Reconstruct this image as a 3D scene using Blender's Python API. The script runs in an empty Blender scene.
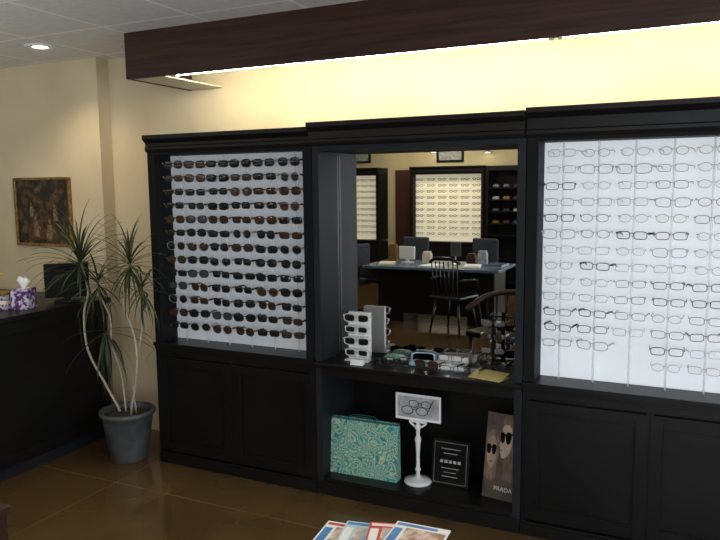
import bpy, math, random
from mathutils import Vector, Matrix, Euler
R=math.radians; PI=math.pi
random.seed(7)
sc=bpy.context.scene
COL=sc.collection
try:
    sc.view_settings.view_transform='Standard'
except Exception: pass
# ---------------------------------------------------------------- camera
YAW,PITCH,ROLL=25.5,6.76,0.6
cam=bpy.data.cameras.new('camera'); cam.lens=35; cam.sensor_width=36; cam.clip_start=.05
co=bpy.data.objects.new('camera',cam); COL.objects.link(co)
ROT=Matrix.Rotation(R(YAW),3,'Z')@Matrix.Rotation(R(90-PITCH),3,'X')@Matrix.Rotation(R(-ROLL),3,'Z')
CP=Vector((0,0,1.75))
co.matrix_world=Matrix.Translation(CP)@ROT.to_4x4()
sc.camera=co
YM=3.62          # mirror plane
def P(px,py,ax,val):
    d=ROT@Vector((px-360,270-py,-700))
    i='xyz'.index(ax)
    return CP+d*((val-CP[i])/d[i])
def MR(px,py,ry):   # a point of the room behind, found through the mirror
    p=P(px,py,'y',2*YM-ry); return Vector((p.x,ry,p.z))
# ---------------------------------------------------------------- materials
def mat(name,col,rough=.5,metal=0,emit=None,es=0,noise=None,bump=0,nscale=8,coat=0,alpha=1,spec=None,lo=.35,hi=.65,stretch=None):
    m=bpy.data.materials.new(name); m.use_nodes=True
    nt=m.node_tree; b=nt.nodes['Principled BSDF']
    b.inputs['Base Color'].default_value=(*col,1); b.inputs['Roughness'].default_value=rough
    b.inputs['Metallic'].default_value=metal; b.inputs['Coat Weight'].default_value=coat
    b.inputs['Alpha'].default_value=alpha
    if spec is not None: b.inputs['Specular IOR Level'].default_value=spec
    if emit: b.inputs['Emission Color'].default_value=(*emit,1); b.inputs['Emission Strength'].default_value=es
    if noise or bump:
        tc=nt.nodes.new('ShaderNodeTexCoord'); n=nt.nodes.new('ShaderNodeTexNoise')
        n.inputs['Scale'].default_value=nscale; n.inputs['Detail'].default_value=5
        src=tc.outputs['Object']
        if stretch:
            mp=nt.nodes.new('ShaderNodeMapping'); mp.inputs['Scale'].default_value=stretch; nt.links.new(src,mp.inputs['Vector']); src=mp.outputs['Vector']
        nt.links.new(src,n.inputs['Vector'])
        if noise:
            r=nt.nodes.new('ShaderNodeValToRGB'); r.color_ramp.elements[0].position=lo; r.color_ramp.elements[1].position=hi
            r.color_ramp.elements[0].color=(*col,1); r.color_ramp.elements[1].color=(*noise,1)
            nt.links.new(n.outputs['Fac'],r.inputs['Fac']); nt.links.new(r.outputs['Color'],b.inputs['Base Color'])
        if bump:
            bp=nt.nodes.new('ShaderNodeBump'); bp.inputs['Strength'].default_value=bump; bp.inputs['Distance'].default_value=.01
            nt.links.new(n.outputs['Fac'],bp.inputs['Height']); nt.links.new(bp.outputs['Normal'],b.inputs['Normal'])
    return m
def grid_mat(name,c1,c2,line,sx,sy,ox,oy,w,rough,nscale,bump=0,coat=0,lo=.35,hi=.65):
    m=mat(name,c1,rough,noise=c2,nscale=nscale,bump=bump,coat=coat,lo=lo,hi=hi)
    nt=m.node_tree; b=nt.nodes['Principled BSDF']
    src=b.inputs['Base Color'].links[0].from_socket
    tc=nt.nodes.new('ShaderNodeTexCoord'); sp=nt.nodes.new('ShaderNodeSeparateXYZ'); nt.links.new(tc.outputs['Object'],sp.inputs[0])
    def ln(o,s,off):
        a=nt.nodes.new('ShaderNodeMath'); a.operation='ADD'; a.inputs[1].default_value=off+100*s; nt.links.new(o,a.inputs[0])
        md=nt.nodes.new('ShaderNodeMath'); md.operation='MODULO'; md.inputs[1].default_value=s; nt.links.new(a.outputs[0],md.inputs[0])
        l=nt.nodes.new('ShaderNodeMath'); l.operation='LESS_THAN'; l.inputs[1].default_value=w; nt.links.new(md.outputs[0],l.inputs[0]); return l.outputs[0]
    mx=nt.nodes.new('ShaderNodeMath'); mx.operation='MAXIMUM'
    nt.links.new(ln(sp.outputs['X'],sx,-ox),mx.inputs[0]); nt.links.new(ln(sp.outputs['Y'],sy,-oy),mx.inputs[1])
    mc=nt.nodes.new('ShaderNodeMix'); mc.data_type='RGBA'
    nt.links.new(mx.outputs[0],mc.inputs['Factor']); nt.links.new(src,mc.inputs['A']); mc.inputs['B'].default_value=(*line,1)
    nt.links.new(mc.outputs['Result'],b.inputs['Base Color'])
    return m
def paisley_mat():
    m=mat('paisley_paper',(.1,.4,.38),.4); nt=m.node_tree; b=nt.nodes['Principled BSDF']
    tc=nt.nodes.new('ShaderNodeTexCoord'); n=nt.nodes.new('ShaderNodeTexNoise'); n.inputs['Scale'].default_value=9; n.inputs['Detail'].default_value=1
    mixv=nt.nodes.new('ShaderNodeMix'); mixv.data_type='VECTOR'; mixv.inputs['Factor'].default_value=.15
    nt.links.new(tc.outputs['Object'],n.inputs['Vector']); nt.links.new(tc.outputs['Object'],mixv.inputs['A']); nt.links.new(n.outputs['Color'],mixv.inputs['B'])
    v=nt.nodes.new('ShaderNodeTexVoronoi'); v.inputs['Scale'].default_value=25; v.inputs['Randomness'].default_value=.8; nt.links.new(mixv.outputs['Result'],v.inputs['Vector'])
    s=nt.nodes.new('ShaderNodeMath'); s.operation='MULTIPLY'; s.inputs[1].default_value=23; nt.links.new(v.outputs['Distance'],s.inputs[0])
    si=nt.nodes.new('ShaderNodeMath'); si.operation='SINE'; nt.links.new(s.outputs[0],si.inputs[0])
    r=nt.nodes.new('ShaderNodeValToRGB'); e=r.color_ramp.elements
    e[0].position=.0; e[0].color=(.03,.20,.20,1); e[1].position=1; e[1].color=(.58,.64,.46,1)
    k=e.new(.30); k.color=(.12,.44,.42,1); k=e.new(.60); k.color=(.20,.48,.38,1); k=e.new(.74); k.color=(.20,.27,.12,1)
    mr=nt.nodes.new('ShaderNodeMapRange'); mr.inputs[1].default_value=-1; mr.inputs[2].default_value=1
    nt.links.new(si.outputs[0],mr.inputs[0]); nt.links.new(mr.outputs[0],r.inputs['Fac']); nt.links.new(r.outputs['Color'],b.inputs['Base Color'])
    return m
def photo_mat(name,cols,scale):
    m=mat(name,cols[0],.3,noise=cols[1],nscale=scale); nt=m.node_tree
    r=[n for n in nt.nodes if n.type=='VALTORGB'][0]; e=r.color_ramp.elements
    e[0].position=.32; e[1].position=.68
    for k,c in enumerate(cols[2:]): q=e.new(.42+.1*k); q.color=(*c,1)
    return m
M={}
M['black']=mat('black_lacquer',(.0055,.005,.005),.36,noise=(.008,.0075,.0075),nscale=3,spec=.22)
M['blacksatin']=mat('black_satin',(.0055,.005,.0055),.6,noise=(.008,.0075,.008),nscale=3,spec=.15)
M['blackin']=mat('black_interior',(.010,.012,.016),.55,noise=(.014,.016,.021),nscale=3,spec=.22)
M['brown']=mat('dark_brown_wood',(.024,.010,.007),.42,noise=(.050,.022,.016),nscale=9,spec=.28,stretch=(.25,6,6))
M['panelL']=mat('grey_panel_glow',(.50,.53,.57),.5,emit=(.88,.94,1),es=.12,noise=(.54,.57,.61),nscale=2)  # faint emission added to lift the panel, no lamp behind it
M['panelR']=mat('white_panel_glow',(.74,.77,.80),.5,emit=(.90,.95,1),es=.27,noise=(.78,.81,.84),nscale=2)  # part of its brightness is put in as emission, no lamp inside
M['panelF']=mat('warm_panel_glow',(.82,.76,.60),.5,emit=(1,.92,.68),es=.48,noise=(.86,.80,.64),nscale=2)  # warm glow added so the far panels look brighter in the mirror
M['rod']=mat('clear_acrylic',(.9,.92,.95),.10,alpha=.32,noise=(.94,.95,.97),nscale=5)
M['mirror']=mat('mirror_glass',(.66,.66,.64),.0,metal=1)
M['wall']=mat('tan_faux_plaster',(.52,.42,.27),.75,noise=(.68,.57,.39),nscale=1.4,bump=.05,lo=.3,hi=.7)
M['wallc']=mat('cream_plaster',(.58,.49,.30),.75,noise=(.68,.58,.37),nscale=1.6)
M['ceil']=grid_mat('ceiling_tiles',(.72,.73,.72),(.80,.81,.80),(.97,.97,.96),.61,.61,-3.06,3.05,.022,.85,18,bump=.15)
M['floor']=grid_mat('stained_concrete',(.048,.026,.010),(.115,.068,.026),(.125,.082,.038),2.4,2.4,-3.08,3.0,.009,.15,1.5,bump=.015,lo=.28,hi=.72)
M['tube']=mat('fluorescent_tube',(1,1,1),.5,emit=(1,.95,.72),es=78)
M['white']=mat('white_plastic',(.75,.75,.74),.35,noise=(.8,.8,.79),nscale=4)
M['cream']=mat('cream_trim',(.7,.64,.48),.5,noise=(.74,.68,.52),nscale=4)
M['lamp']=mat('lamp_glow',(1,1,1),.5,emit=(1,.93,.8),es=9)
M['pot']=mat('grey_glazed_pot',(.030,.033,.037),.45,noise=(.085,.088,.09),nscale=7,bump=.25)
M['soil']=mat('soil',(.03,.02,.012),.95,noise=(.06,.045,.03),nscale=40,bump=.6)
M['stem']=mat('pale_cane',(.34,.30,.23),.8,noise=(.48,.43,.34),nscale=30,bump=.3)
M['leaf']=mat('dracaena_leaf',(.016,.026,.009),.45,noise=(.055,.078,.028),nscale=9,spec=.3)
M['gold']=mat('antique_gold',(.17,.09,.025),.4,metal=.5,noise=(.34,.21,.07),nscale=30,bump=.2)
M['steel']=mat('brushed_steel',(.55,.56,.58),.3,metal=1,noise=(.6,.61,.62),nscale=20)
M['track']=mat('dark_metal_track',(.10,.11,.12),.4,metal=.8,noise=(.13,.14,.15),nscale=20)
M['paper']=mat('white_paper',(.8,.8,.8),.6,noise=(.84,.84,.83),nscale=4)
M['yellow']=mat('yellow_card',(.58,.45,.16),.5,noise=(.66,.52,.20),nscale=4)
M['petal']=mat('yellow_petal',(.62,.38,.03),.6,noise=(.75,.50,.06),nscale=40)
M['purple']=mat('purple_print',(.07,.012,.11),.5,noise=(.62,.55,.66),nscale=34,lo=.47,hi=.58)
M['teal']=paisley_mat()
M['tealside']=mat('dark_teal_trim',(.015,.09,.10),.45,noise=(.025,.13,.14),nscale=20)
M['glass']=mat('window_glass',(.9,.95,1),.02,alpha=.08)
M['skin']=mat('printed_skin',(.48,.34,.26),.5,noise=(.70,.54,.44),nscale=9)
M['skin2']=mat('printed_shaded_skin',(.32,.22,.165),.5,noise=(.50,.37,.29),nscale=9)
M['skin3']=mat('printed_dark_skin',(.15,.10,.075),.5,noise=(.24,.165,.12),nscale=9)
M['hair']=mat('printed_blond_hair',(.30,.215,.135),.5,noise=(.10,.065,.04),nscale=12,stretch=(4,1,1))
M['postbg']=mat('poster_brown',(.075,.055,.048),.35,noise=(.15,.115,.10),nscale=7)
M['sepia']=mat('sepia_painting',(.010,.007,.005),.4,noise=(.13,.075,.035),nscale=18,lo=.47,hi=.70)
M['figA']=mat('painted_dark_red',(.05,.015,.01),.5,noise=(.10,.04,.02),nscale=30)
M['figB']=mat('painted_ochre',(.10,.065,.035),.5,noise=(.26,.18,.10),nscale=30)
M['greyp']=mat('grey_print',(.25,.26,.28),.5,noise=(.5,.5,.52),nscale=18)
M['red']=mat('red_print',(.55,.03,.03),.35,noise=(.62,.06,.05),nscale=9)
M['blue']=mat('blue_print',(.05,.16,.42),.35,noise=(.08,.24,.52),nscale=9)
M['sky']=mat('pale_blue_print',(.38,.55,.68),.35,noise=(.48,.62,.72),nscale=9)
M['ph1']=photo_mat('cover_photo_one',[(.45,.06,.05),(.75,.72,.68),(.30,.18,.12),(.62,.42,.32)],16)
M['ph2']=photo_mat('cover_photo_two',[(.04,.12,.30),(.78,.80,.82),(.20,.36,.55),(.55,.38,.28)],14)
M['lips']=mat('printed_lips',(.34,.06,.055),.5,noise=(.40,.09,.08),nscale=9)
M['reddoor']=mat('red_brown_door',(.05,.012,.008),.5,noise=(.08,.018,.012),nscale=5)
M['bluedesk']=mat('slate_blue_laminate',(.075,.115,.16),.25,noise=(.10,.145,.20),nscale=4)
M['office']=mat('dark_upholstery',(.02,.025,.04),.8,noise=(.03,.035,.055),nscale=30)
# glasses colours
M['fb']=mat('gloss_black_acetate',(.006,.006,.007),.15,noise=(.010,.010,.010),nscale=30)
M['ft']=mat('tortoise_acetate',(.015,.007,.004),.18,noise=(.05,.022,.010),nscale=60)
M['fr']=mat('dark_red_acetate',(.04,.006,.007),.18,noise=(.06,.010,.010),nscale=40)
M['fw']=mat('white_acetate',(.66,.65,.63),.2,noise=(.72,.71,.69),nscale=30)
M['fs']=mat('silver_wire',(.34,.35,.37),.3,metal=.6,noise=(.44,.45,.47),nscale=30)
M['fg']=mat('gold_wire',(.32,.25,.17),.3,metal=.6,noise=(.40,.32,.23),nscale=30)
M['fn']=mat('brown_wire',(.08,.055,.045),.3,metal=.3,noise=(.12,.085,.07),nscale=30)
M['fc']=mat('pale_clear_acetate',(.32,.35,.39),.12,alpha=.7,noise=(.40,.43,.46),nscale=30)
M['ld']=mat('dark_lens',(.008,.008,.010),.06,noise=(.013,.013,.014),nscale=10)
M['lg']=mat('grey_gradient_lens',(.030,.032,.036),.06,noise=(.055,.056,.060),nscale=10)
M['lb']=mat('brown_lens',(.030,.017,.011),.06,noise=(.050,.030,.020),nscale=10)
M['lc']=mat('clear_lens',(.9,.92,.95),.05,alpha=.12)
# ---------------------------------------------------------------- mesh helpers
class MB:
    def __init__(s): s.v=[]; s.f=[]
    def box(s,x0,x1,y0,y1,z0,z1):
        n=len(s.v)
        s.v+=[(x,y,z) for z in (z0,z1) for y in (y0,y1) for x in (x0,x1)]
        s.f+=[tuple(n+i for i in q) for q in ((0,2,3,1),(4,5,7,6),(0,1,5,4),(2,6,7,3),(0,4,6,2),(1,3,7,5))]; return s
    def prism(s,poly,a0,a1,ax='y'):
        n=len(s.v); k=len(poly)
        for a in (a0,a1):
            for (u,w) in poly:
                s.v.append((u,a,w) if ax=='y' else ((a,u,w) if ax=='x' else (u,w,a)))
        s.f.append(tuple(range(n,n+k))); s.f.append(tuple(range(n+2*k-1,n+k-1,-1)))
        for i in range(k):
            j=(i+1)%k; s.f.append((n+i,n+k+i,n+k+j,n+j))
        return s
    def add(s,o):
        n=len(s.v); s.v+=o.v; s.f+=[tuple(i+n for i in f) for f in o.f]; return s
    def tube(s,path,r,n=8,closed=False):
        path=[Vector(p) for p in path]; k=len(path); rs=r if isinstance(r,(list,tuple)) else [r]*k
        b=len(s.v); prev=None
        for i,p in enumerate(path):
            if closed: t=path[(i+1)%k]-path[i-1]
            else: t=path[min(i+1,k-1)]-path[max(i-1,0)]
            t.normalize()
            if prev is None:
                u=t.orthogonal().normalized()
            else:
                u=(prev-t*prev.dot(t)).normalized()
            prev=u; w=t.cross(u)
            for j in range(n):
                a=2*PI*j/n; s.v.append(tuple(p+(u*math.cos(a)+w*math.sin(a))*rs[i]))
        for i in range(k if closed else k-1):
            i2=(i+1)%k
            for j in range(n):
                j2=(j+1)%n; s.f.append((b+i*n+j,b+i*n+j2,b+i2*n+j2,b+i2*n+j))
        if not closed:
            s.f.append(tuple(b+j for j in range(n))[::-1]); s.f.append(tuple(b+(k-1)*n+j for j in range(n)))
        return s
    def lathe(s,prof,n=28,c=(0,0,0)):
        b=len(s.v); k=len(prof)
        for (r,z) in prof:
            for j in range(n):
                a=2*PI*j/n; s.v.append((c[0]+r*math.cos(a),c[1]+r*math.sin(a),c[2]+z))
        for i in range(k-1):
            for j in range(n):
                j2=(j+1)%n; s.f.append((b+i*n+j,b+i*n+j2,b+(i+1)*n+j2,b+(i+1)*n+j))
        s.f.append(tuple(b+j for j in range(n))[::-1]); s.f.append(tuple(b+(k-1)*n+j for j in range(n)))
        return s
    def mesh(s,name,m,smooth=False):
        me=bpy.data.meshes.new(name); me.from_pydata([tuple(v) for v in s.v],[],s.f); me.materials.append(m)
        if smooth:
            me.polygons.foreach_set('use_smooth',[True]*len(me.polygons))
        me.update(); return me
def part(name,mb,m,parent=None,smooth=False,bev=0,loc=None):
    me=mb.mesh(name,m,smooth) if isinstance(mb,MB) else mb
    o=bpy.data.objects.new(name,me); COL.objects.link(o)
    if parent: o.parent=parent
    if loc: o.location=loc
    if bev:
        b=o.modifiers.new('bevel','BEVEL'); b.width=bev; b.segments=2; b.limit_method='ANGLE'
    return o
def tag(o,label,cat,group=None):
    o['label']=label; o['category']=cat
    if group: o['group']=group
    return o
def thing(name,label,cat,loc=(0,0,0),rz=0,group=None):
    o=bpy.data.objects.new(name,None); COL.objects.link(o); o.empty_display_size=.05
    o.location=loc; o.rotation_euler=(0,0,rz); return tag(o,label,cat,group)
def struct(name,mb,m,**k):
    o=part(name,mb,m,**k); o['kind']='structure'; return o
def text(name,body,size,m,parent,loc,rot=(PI/2,0,0),depth=.0004):
    cu=bpy.data.curves.new('txt','FONT'); cu.body=body; cu.size=size; cu.extrude=depth; cu.align_x='CENTER'; cu.align_y='CENTER'
    t=bpy.data.objects.new('txt',cu); COL.objects.link(t); bpy.context.view_layer.update()
    me=bpy.data.meshes.new_from_object(t.evaluated_get(bpy.context.evaluated_depsgraph_get()))
    bpy.data.objects.remove(t); me.materials.clear(); me.materials.append(m)
    o=part(name,me,m,parent,loc=loc); o.rotation_euler=rot; return o
ORD=['first','second','third','fourth','fifth','sixth','seventh','eighth','ninth','tenth','eleventh','twelfth','thirteenth','fourteenth']
# ---------------------------------------------------------------- room
WY,PWY,JX,CZ=3.82,3.71,-3.775,2.66
LX,RX,OY=-7.4,2.6,-4.8
struct('floor',MB().box(LX-.1,RX+.1,OY-.1,WY+.1,-.1,0),M['floor'])
struct('ceiling',MB().box(LX-.1,RX+.1,OY-.1,WY+.1,CZ,CZ+.1),M['ceil'])
struct('wall_back',MB().box(JX,RX,WY,WY+.1,0,CZ),M['wall'])
struct('wall_back_left',MB().box(LX,JX,PWY,WY+.1,0,CZ),M['wall'])
struct('wall_left',MB().box(LX-.1,LX,OY-.1,WY+.1,0,CZ),M['wallc'])
fw=MB().box(LX,-1.2,OY-.1,OY,0,CZ).box(2.2,RX,OY-.1,OY,0,CZ).box(-1.2,2.2,OY-.1,OY,0,.5).box(-1.2,2.2,OY-.1,OY,2.4,CZ)
struct('wall_front',fw,M['wallc'])
rw=MB().box(RX,RX+.1,OY-.1,-3.6,0,CZ).box(RX,RX+.1,2.6,WY+.1,0,CZ).box(RX,RX+.1,-3.6,2.6,0,.5).box(RX,RX+.1,-3.6,2.6,2.4,CZ)
struct('wall_right',rw,M['wallc'])
w1=struct('window_1',MB().box(RX+.02,RX+.08,-3.6,-3.54,.5,2.4).box(RX+.02,RX+.08,-1.58,-1.5,.5,2.4).box(RX+.02,RX+.08,.5,.58,.5,2.4).box(RX+.02,RX+.08,2.54,2.6,.5,2.4).box(RX+.02,RX+.08,-3.6,2.6,.5,.56).box(RX+.02,RX+.08,-3.6,2.6,2.34,2.4),M['white'])
part('pane',MB().box(RX+.045,RX+.051,-3.55,2.55,.55,2.35),M['glass'],w1)
w2=struct('window_2',MB().box(-1.2,-1.14,OY-.08,OY-.02,.5,2.4).box(.47,.53,OY-.08,OY-.02,.5,2.4).box(2.14,2.2,OY-.08,OY-.02,.5,2.4).box(-1.2,2.2,OY-.08,OY-.02,.5,.56).box(-1.2,2.2,OY-.08,OY-.02,2.34,2.4),M['white'])
part('pane',MB().box(-1.15,2.15,OY-.053,OY-.047,.55,2.35),M['glass'],w2)
struct('door_1',MB().box(-4.98,-4.66,OY,OY+.05,0,2.05),M['reddoor'])
# ---------------------------------------------------------------- cabinets
FY=3.38
def cornice(h,dy=0,up=0):
    z=1.975
    pr=[(0.03,z),(-.012,z),(-.018,z+.015),(-.018,z+.03),(-.012,z+.036),(-.012,z+.066+up),(-.022,z+.074+up),(-.034,z+.085+up),(-.040,z+.092+up),(-.040,z+.115+up),(.03,z+.115+up)]
    return MB().prism([(y-dy,w) for (y,w) in pr],-h,h,'x').box(-h,h,.03-dy,.43,z,z+.115+up)
def door(x0,x1,z0,z1):
    fr=.055
    m=MB().box(x0,x0+fr,-.004,.018,z0,z1).box(x1-fr,x1,-.004,.018,z0,z1).box(x0+fr,x1-fr,-.004,.018,z0,z0+fr).box(x0+fr,x1-fr,-.004,.018,z1-fr,z1)
    a0,a1,b0,b1=x0+fr,x1-fr,z0+fr,z1-fr
    g=.008   # bead
    m.box(a0,a0+g,.001,.012,b0,b1).box(a1-g,a1,.001,.012,b0,b1).box(a0+g,a1-g,.001,.012,b0,b0+g).box(a0+g,a1-g,.001,.012,b1-g,b1)
    return m,MB().box(a0,a1,.0121,.018,b0,b1)
def add_door(t,x0,x1,z0,z1):
    a,b=door(x0,x1,z0,z1); o=part('door',a,M['black'],t,bev=.0015); part('door_panel',b,M['black'],o)
def display_cabinet(label,x0,x1,y,rz,pm,rodx,rows,group=None,up=0):
    cx=(x0+x1)/2; h=(x1-x0)/2-.002; s=.055
    t=thing('display_cabinet',label,'cabinet',(cx,y,0),rz,group)
    part('body',MB().box(-h,-h+s,0,.16,.79,1.975).box(h-s,h,0,.16,.79,1.975).box(-h,h,.165,.43,.79,1.975).box(-h+s,h-s,0,.16,1.955,1.975)
         .box(-h,h,.02,.43,.07,.74),M['blacksatin'],t,bev=.002)
    part('cornice',cornice(h,0,up),M['black'],t)
    part('back_panel',MB().box(-h+s,h-s,.150,.1645,.791,1.955),pm,t)
    part('ledge',MB().box(-h,h,-.022,.16,.768,.79).box(-h,h,-.012,.16,.752,.768).box(-h,h,-.005,.16,.74,.752),M['black'],t,bev=.002)
    part('face_frame',MB().box(-h,h,0,.02,.705,.74).box(-h,-h+.03,0,.02,.07,.705).box(h-.03,h,0,.02,.07,.705).box(-.015,.015,0,.02,.07,.705),M['black'],t,bev=.001)
    add_door(t,-h+.018,-.004,.085,.695); add_door(t,.004,h-.018,.085,.695)
    part('plinth',MB().box(-h,h,-.010,.43,0,.055).box(-h,h,-.004,.43,.055,.07),M['black'],t,bev=.002)
    for rx in rodx:
        m=MB().tube([(rx,.105,.79),(rx,.105,1.955)],.005,8)
        for z in rows: m.tube([(rx,.105,z-.006),(rx,.036,z-.006)],.0024,5)
        part('display_rod',m,M['rod'],t,smooth=True)
    return t
XB=[-3.06,-1.90,-.73,.44]
sunX=[-2.888+.165*k for k in range(6)]; sunZ=[1.897-.083*k for k in range(13)]
eyeX=[-.575+.162*k for k in range(6)]; eyeZ=[1.897-.0755*k for k in range(14)]
cL=(XB[0]+XB[1])/2; cR=(XB[2]+XB[3])/2
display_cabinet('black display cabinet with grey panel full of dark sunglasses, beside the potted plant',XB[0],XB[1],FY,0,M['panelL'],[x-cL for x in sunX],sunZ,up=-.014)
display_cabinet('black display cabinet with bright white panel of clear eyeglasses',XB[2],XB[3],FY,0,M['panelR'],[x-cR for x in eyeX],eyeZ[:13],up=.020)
# middle cabinet with mirror
cM=(XB[1]+XB[2])/2; hM=(XB[2]-XB[1])/2-.002; CT=.775; BT=.10
t=thing('mirror_cabinet','black middle cabinet with mirror niche above counter and open shelf below','cabinet',(cM,FY,0))
part('body',MB().box(-hM,-hM+.04,0,.43,0,.745).box(hM-.04,hM,0,.43,0,.745).box(-hM,-hM+.04,0,.26,.775,1.975).box(hM-.04,hM,0,.26,.775,1.975)
     .box(-hM+.04,hM-.04,.246,.26,.775,1.975).box(-hM+.04,hM-.04,0,.246,1.945,1.975).box(-hM,hM,.26,.43,.745,1.975),M['blackin'],t,bev=.002)
part('shelf_back',MB().box(-hM+.04,hM-.04,.405,.43,BT,.745),M['black'],t)
part('cornice',cornice(hM,.022,.006),M['black'],t)
part('mirror',MB().box(-hM+.041,hM-.041,.240,.2455,.776,1.944),M['mirror'],t)
part('countertop',MB().box(-hM,hM,-.03,.24,.757,.775).box(-hM,hM,-.018,.24,.745,.757),M['black'],t,bev=.003)
part('rail',MB().box(-hM+.04,hM-.04,-.004,.02,.695,.745),M['black'],t,bev=.002)
part('bottom_shelf',MB().box(-hM+.04,hM-.04,0,.405,.075,BT),M['black'],t)
part('plinth',MB().box(-hM+.001,hM-.001,-.010,.02,0,.074),M['black'],t,bev=.002)
for sx in (-1,1):
    part('shelf_track',MB().box(sx*(hM-.0405)-.0015,sx*(hM-.0405)+.0015,.222,.230,.80,1.93),M['track'],t)
# ---------------------------------------------------------------- valance and ceiling lights
t=thing('light_valance','long dark brown wooden valance with glowing tubes above the cabinets','light valance',(0,0,2.395))
part('fascia',MB().box(-3.06,1.3,3.235,3.257,0,CZ-2.395).box(-3.06,-3.04,3.257,WY,0,CZ-2.395),M['brown'],t,bev=.002)
part('underside',MB().box(-3.04,-2.80,3.257,WY,.004,.012),M['cream'],t)
lc=part('light_channel',MB().box(-2.80,1.28,3.30,3.40,.058,.11),M['white'],t)
for a,b in ((-2.78,-.62),(-.58,1.2)):
    part('fluorescent_tube',MB().tube([(a,3.345,.0275),(b,3.345,.0275)],.013,10),M['tube'],t,smooth=True)
    for q in (a,b): part('lamp_holder',MB().box(q-.012,q+.012,3.33,3.36,.012,.058),M['white'],lc)
def downlight(p,label):
    t=thing('recessed_light',label,'ceiling light',(p.x,p.y,CZ),0,'recessed ceiling lights')
    part('trim_ring',MB().lathe([(.07,-.001),(.095,-.001),(.098,-.005),(.07,-.012),(.066,-.008)],28),M['white'],t,smooth=True)
    part('bulb',MB().lathe([(.062,-.001),(.064,-.006),(.03,-.010),(.001,-.011)],24),M['lamp'],t,smooth=True)
downlight(P(40,46,'z',CZ),'round recessed ceiling light above the framed picture')
# ---------------------------------------------------------------- glasses
def rim(style,n=20):
    pts=[]
    for i in range(n):
        a=2*PI*i/n; c,s=math.cos(a),math.sin(a)
        if style=='rect': e=.55; x=.028*math.copysign(abs(c)**e,c); z=.0165*math.copysign(abs(s)**e,s)
        elif style=='wrap': e=.65; x=.032*math.copysign(abs(c)**e,c); z=.019*math.copysign(abs(s)**e,s)-.003*(1 if s<0 else 0)*(1-c)
        elif style=='avi': x=.029*c; z=.023*s-(.004 if s<0 else 0); x+=.004*(s<0)*(-s)
        elif style=='oval': x=.0255*c; z=.0175*s
        else: x=.029*math.copysign(abs(c)**.75,c); z=.022*math.copysign(abs(s)**.8,s)
        pts.append((x,z))
    return pts
SUNDEF=[('rect','fb','ld','glossy black rectangular sunglasses'),('wrap','fb','ld','black wraparound sunglasses'),('big','ft','lb','oversized tortoiseshell sunglasses'),
        ('avi','fs','ld','silver aviator sunglasses with dark lenses'),('big','fb','ld','oversized black sunglasses'),('wrap','fr','lb','dark red wraparound sunglasses'),('rect','ft','lb','tortoiseshell rectangular sunglasses'),
        ('big','fb','lg','black sunglasses with grey tinted lenses'),('avi','fn','lb','brown aviator sunglasses')]
EYEDEF=[('rect','fs',None,'silver wire eyeglasses'),('oval','fg',None,'gold oval wire eyeglasses'),('rect','fb',None,'thin black rectangular eyeglasses'),
        ('oval','fs',None,'silver oval wire eyeglasses'),('rect','fn',None,'brown rectangular eyeglasses'),('rect','fg',None,'gold wire rectangular eyeglasses'),
        ('wrap','fc',None,'pale clear framed eyeglasses'),('oval','fn',None,'thin brown oval eyeglasses')]
WHITEDEF=[('rect','fw','ld','white rectangular sunglasses'),('wrap','fw','ld','white wraparound sunglasses')]
def build(d,thick,tl=.088):
    st,fm,lm,_=d; pts=rim(st); mx=max(p[0] for p in pts); off=mx+.0085
    fr=MB()
    for s in (-1,1):
        fr.tube([(s*off+s*(-p[0] if st=='avi' else p[0]),0,p[1]) for p in pts],thick,6,closed=True)
    fr.tube([(-.0095,0,.006),(-.004,-.003,.009),(.004,-.003,.009),(.0095,0,.006)],thick,6)
    for s in (-1,1): fr.tube([(s*(off+mx-.001),0,.009),(s*(off+mx+.005),.003,.009)],thick*1.2,6)
    f=fr.mesh('frame',M[fm],True)
    lp=MB()
    sc_=.97
    k=len(pts); lp.v=[(0,-.0025,0)]+[(p[0]*sc_*.6,-.0018,p[1]*sc_*.6) for p in pts]+[(p[0]*sc_,0,p[1]*sc_) for p in pts]
    lp.f=[(0,1+(i+1)%k,1+i) for i in range(k)]+[(1+i,1+(i+1)%k,1+k+(i+1)%k,1+k+i) for i in range(k)]
    l=lp.mesh('lens',M[lm or 'lc'],True)
    tm=[]
    hx=off+mx+.005; hh=.0020 if thick<.0016 else .0052
    for s in (-1,1):
        m=MB()
        secs=[(0,hh,.009),(tl*.5,hh*.9,.009),(tl*.8,hh*.8,.007),(tl,hh*.6,-.004)]
        for (y,q,z) in secs:
            m.v+=[(s*hx-.0010,y+.002,z-q),(s*hx+.0010,y+.002,z-q),(s*hx+.0010,y+.002,z+q),(s*hx-.0010,y+.002,z+q)]
        for i in range(3):
            for j in range(4):
                a=i*4+j; b=i*4+(j+1)%4; m.f.append((a,b,b+4,a+4))
        m.f.append((3,2,1,0)); m.f.append((12,13,14,15))
        tm.append(m.mesh('temple',M[fm]))
    pl=[]
    for s in (-1,1): pl.append(MB().box(s*hx-.0016,s*hx+.0016,.004,.020,.0072,.0108).box(s*hx-.003,s*hx+.003,-.0035,-.0020,.0065,.0115).mesh('highlight_plate',M['steel']) if thick>.0022 else None)  # small steel plates added to give the temples pale highlights
    return f,l,tm,off,min(p[1] for p in pts),pl
SUN=[build(d,.0018 if d[0]=='avi' else .0029) for d in SUNDEF]; EYE=[build(d,.0019 if d[1]=='fc' else .0013) for d in EYEDEF]; WHT=[build(d,.0026) for d in WHITEDEF]
EYEB=[build(('rect','fb',None,''),.0019),build(('rect','fn',None,''),.0018)]
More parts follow.
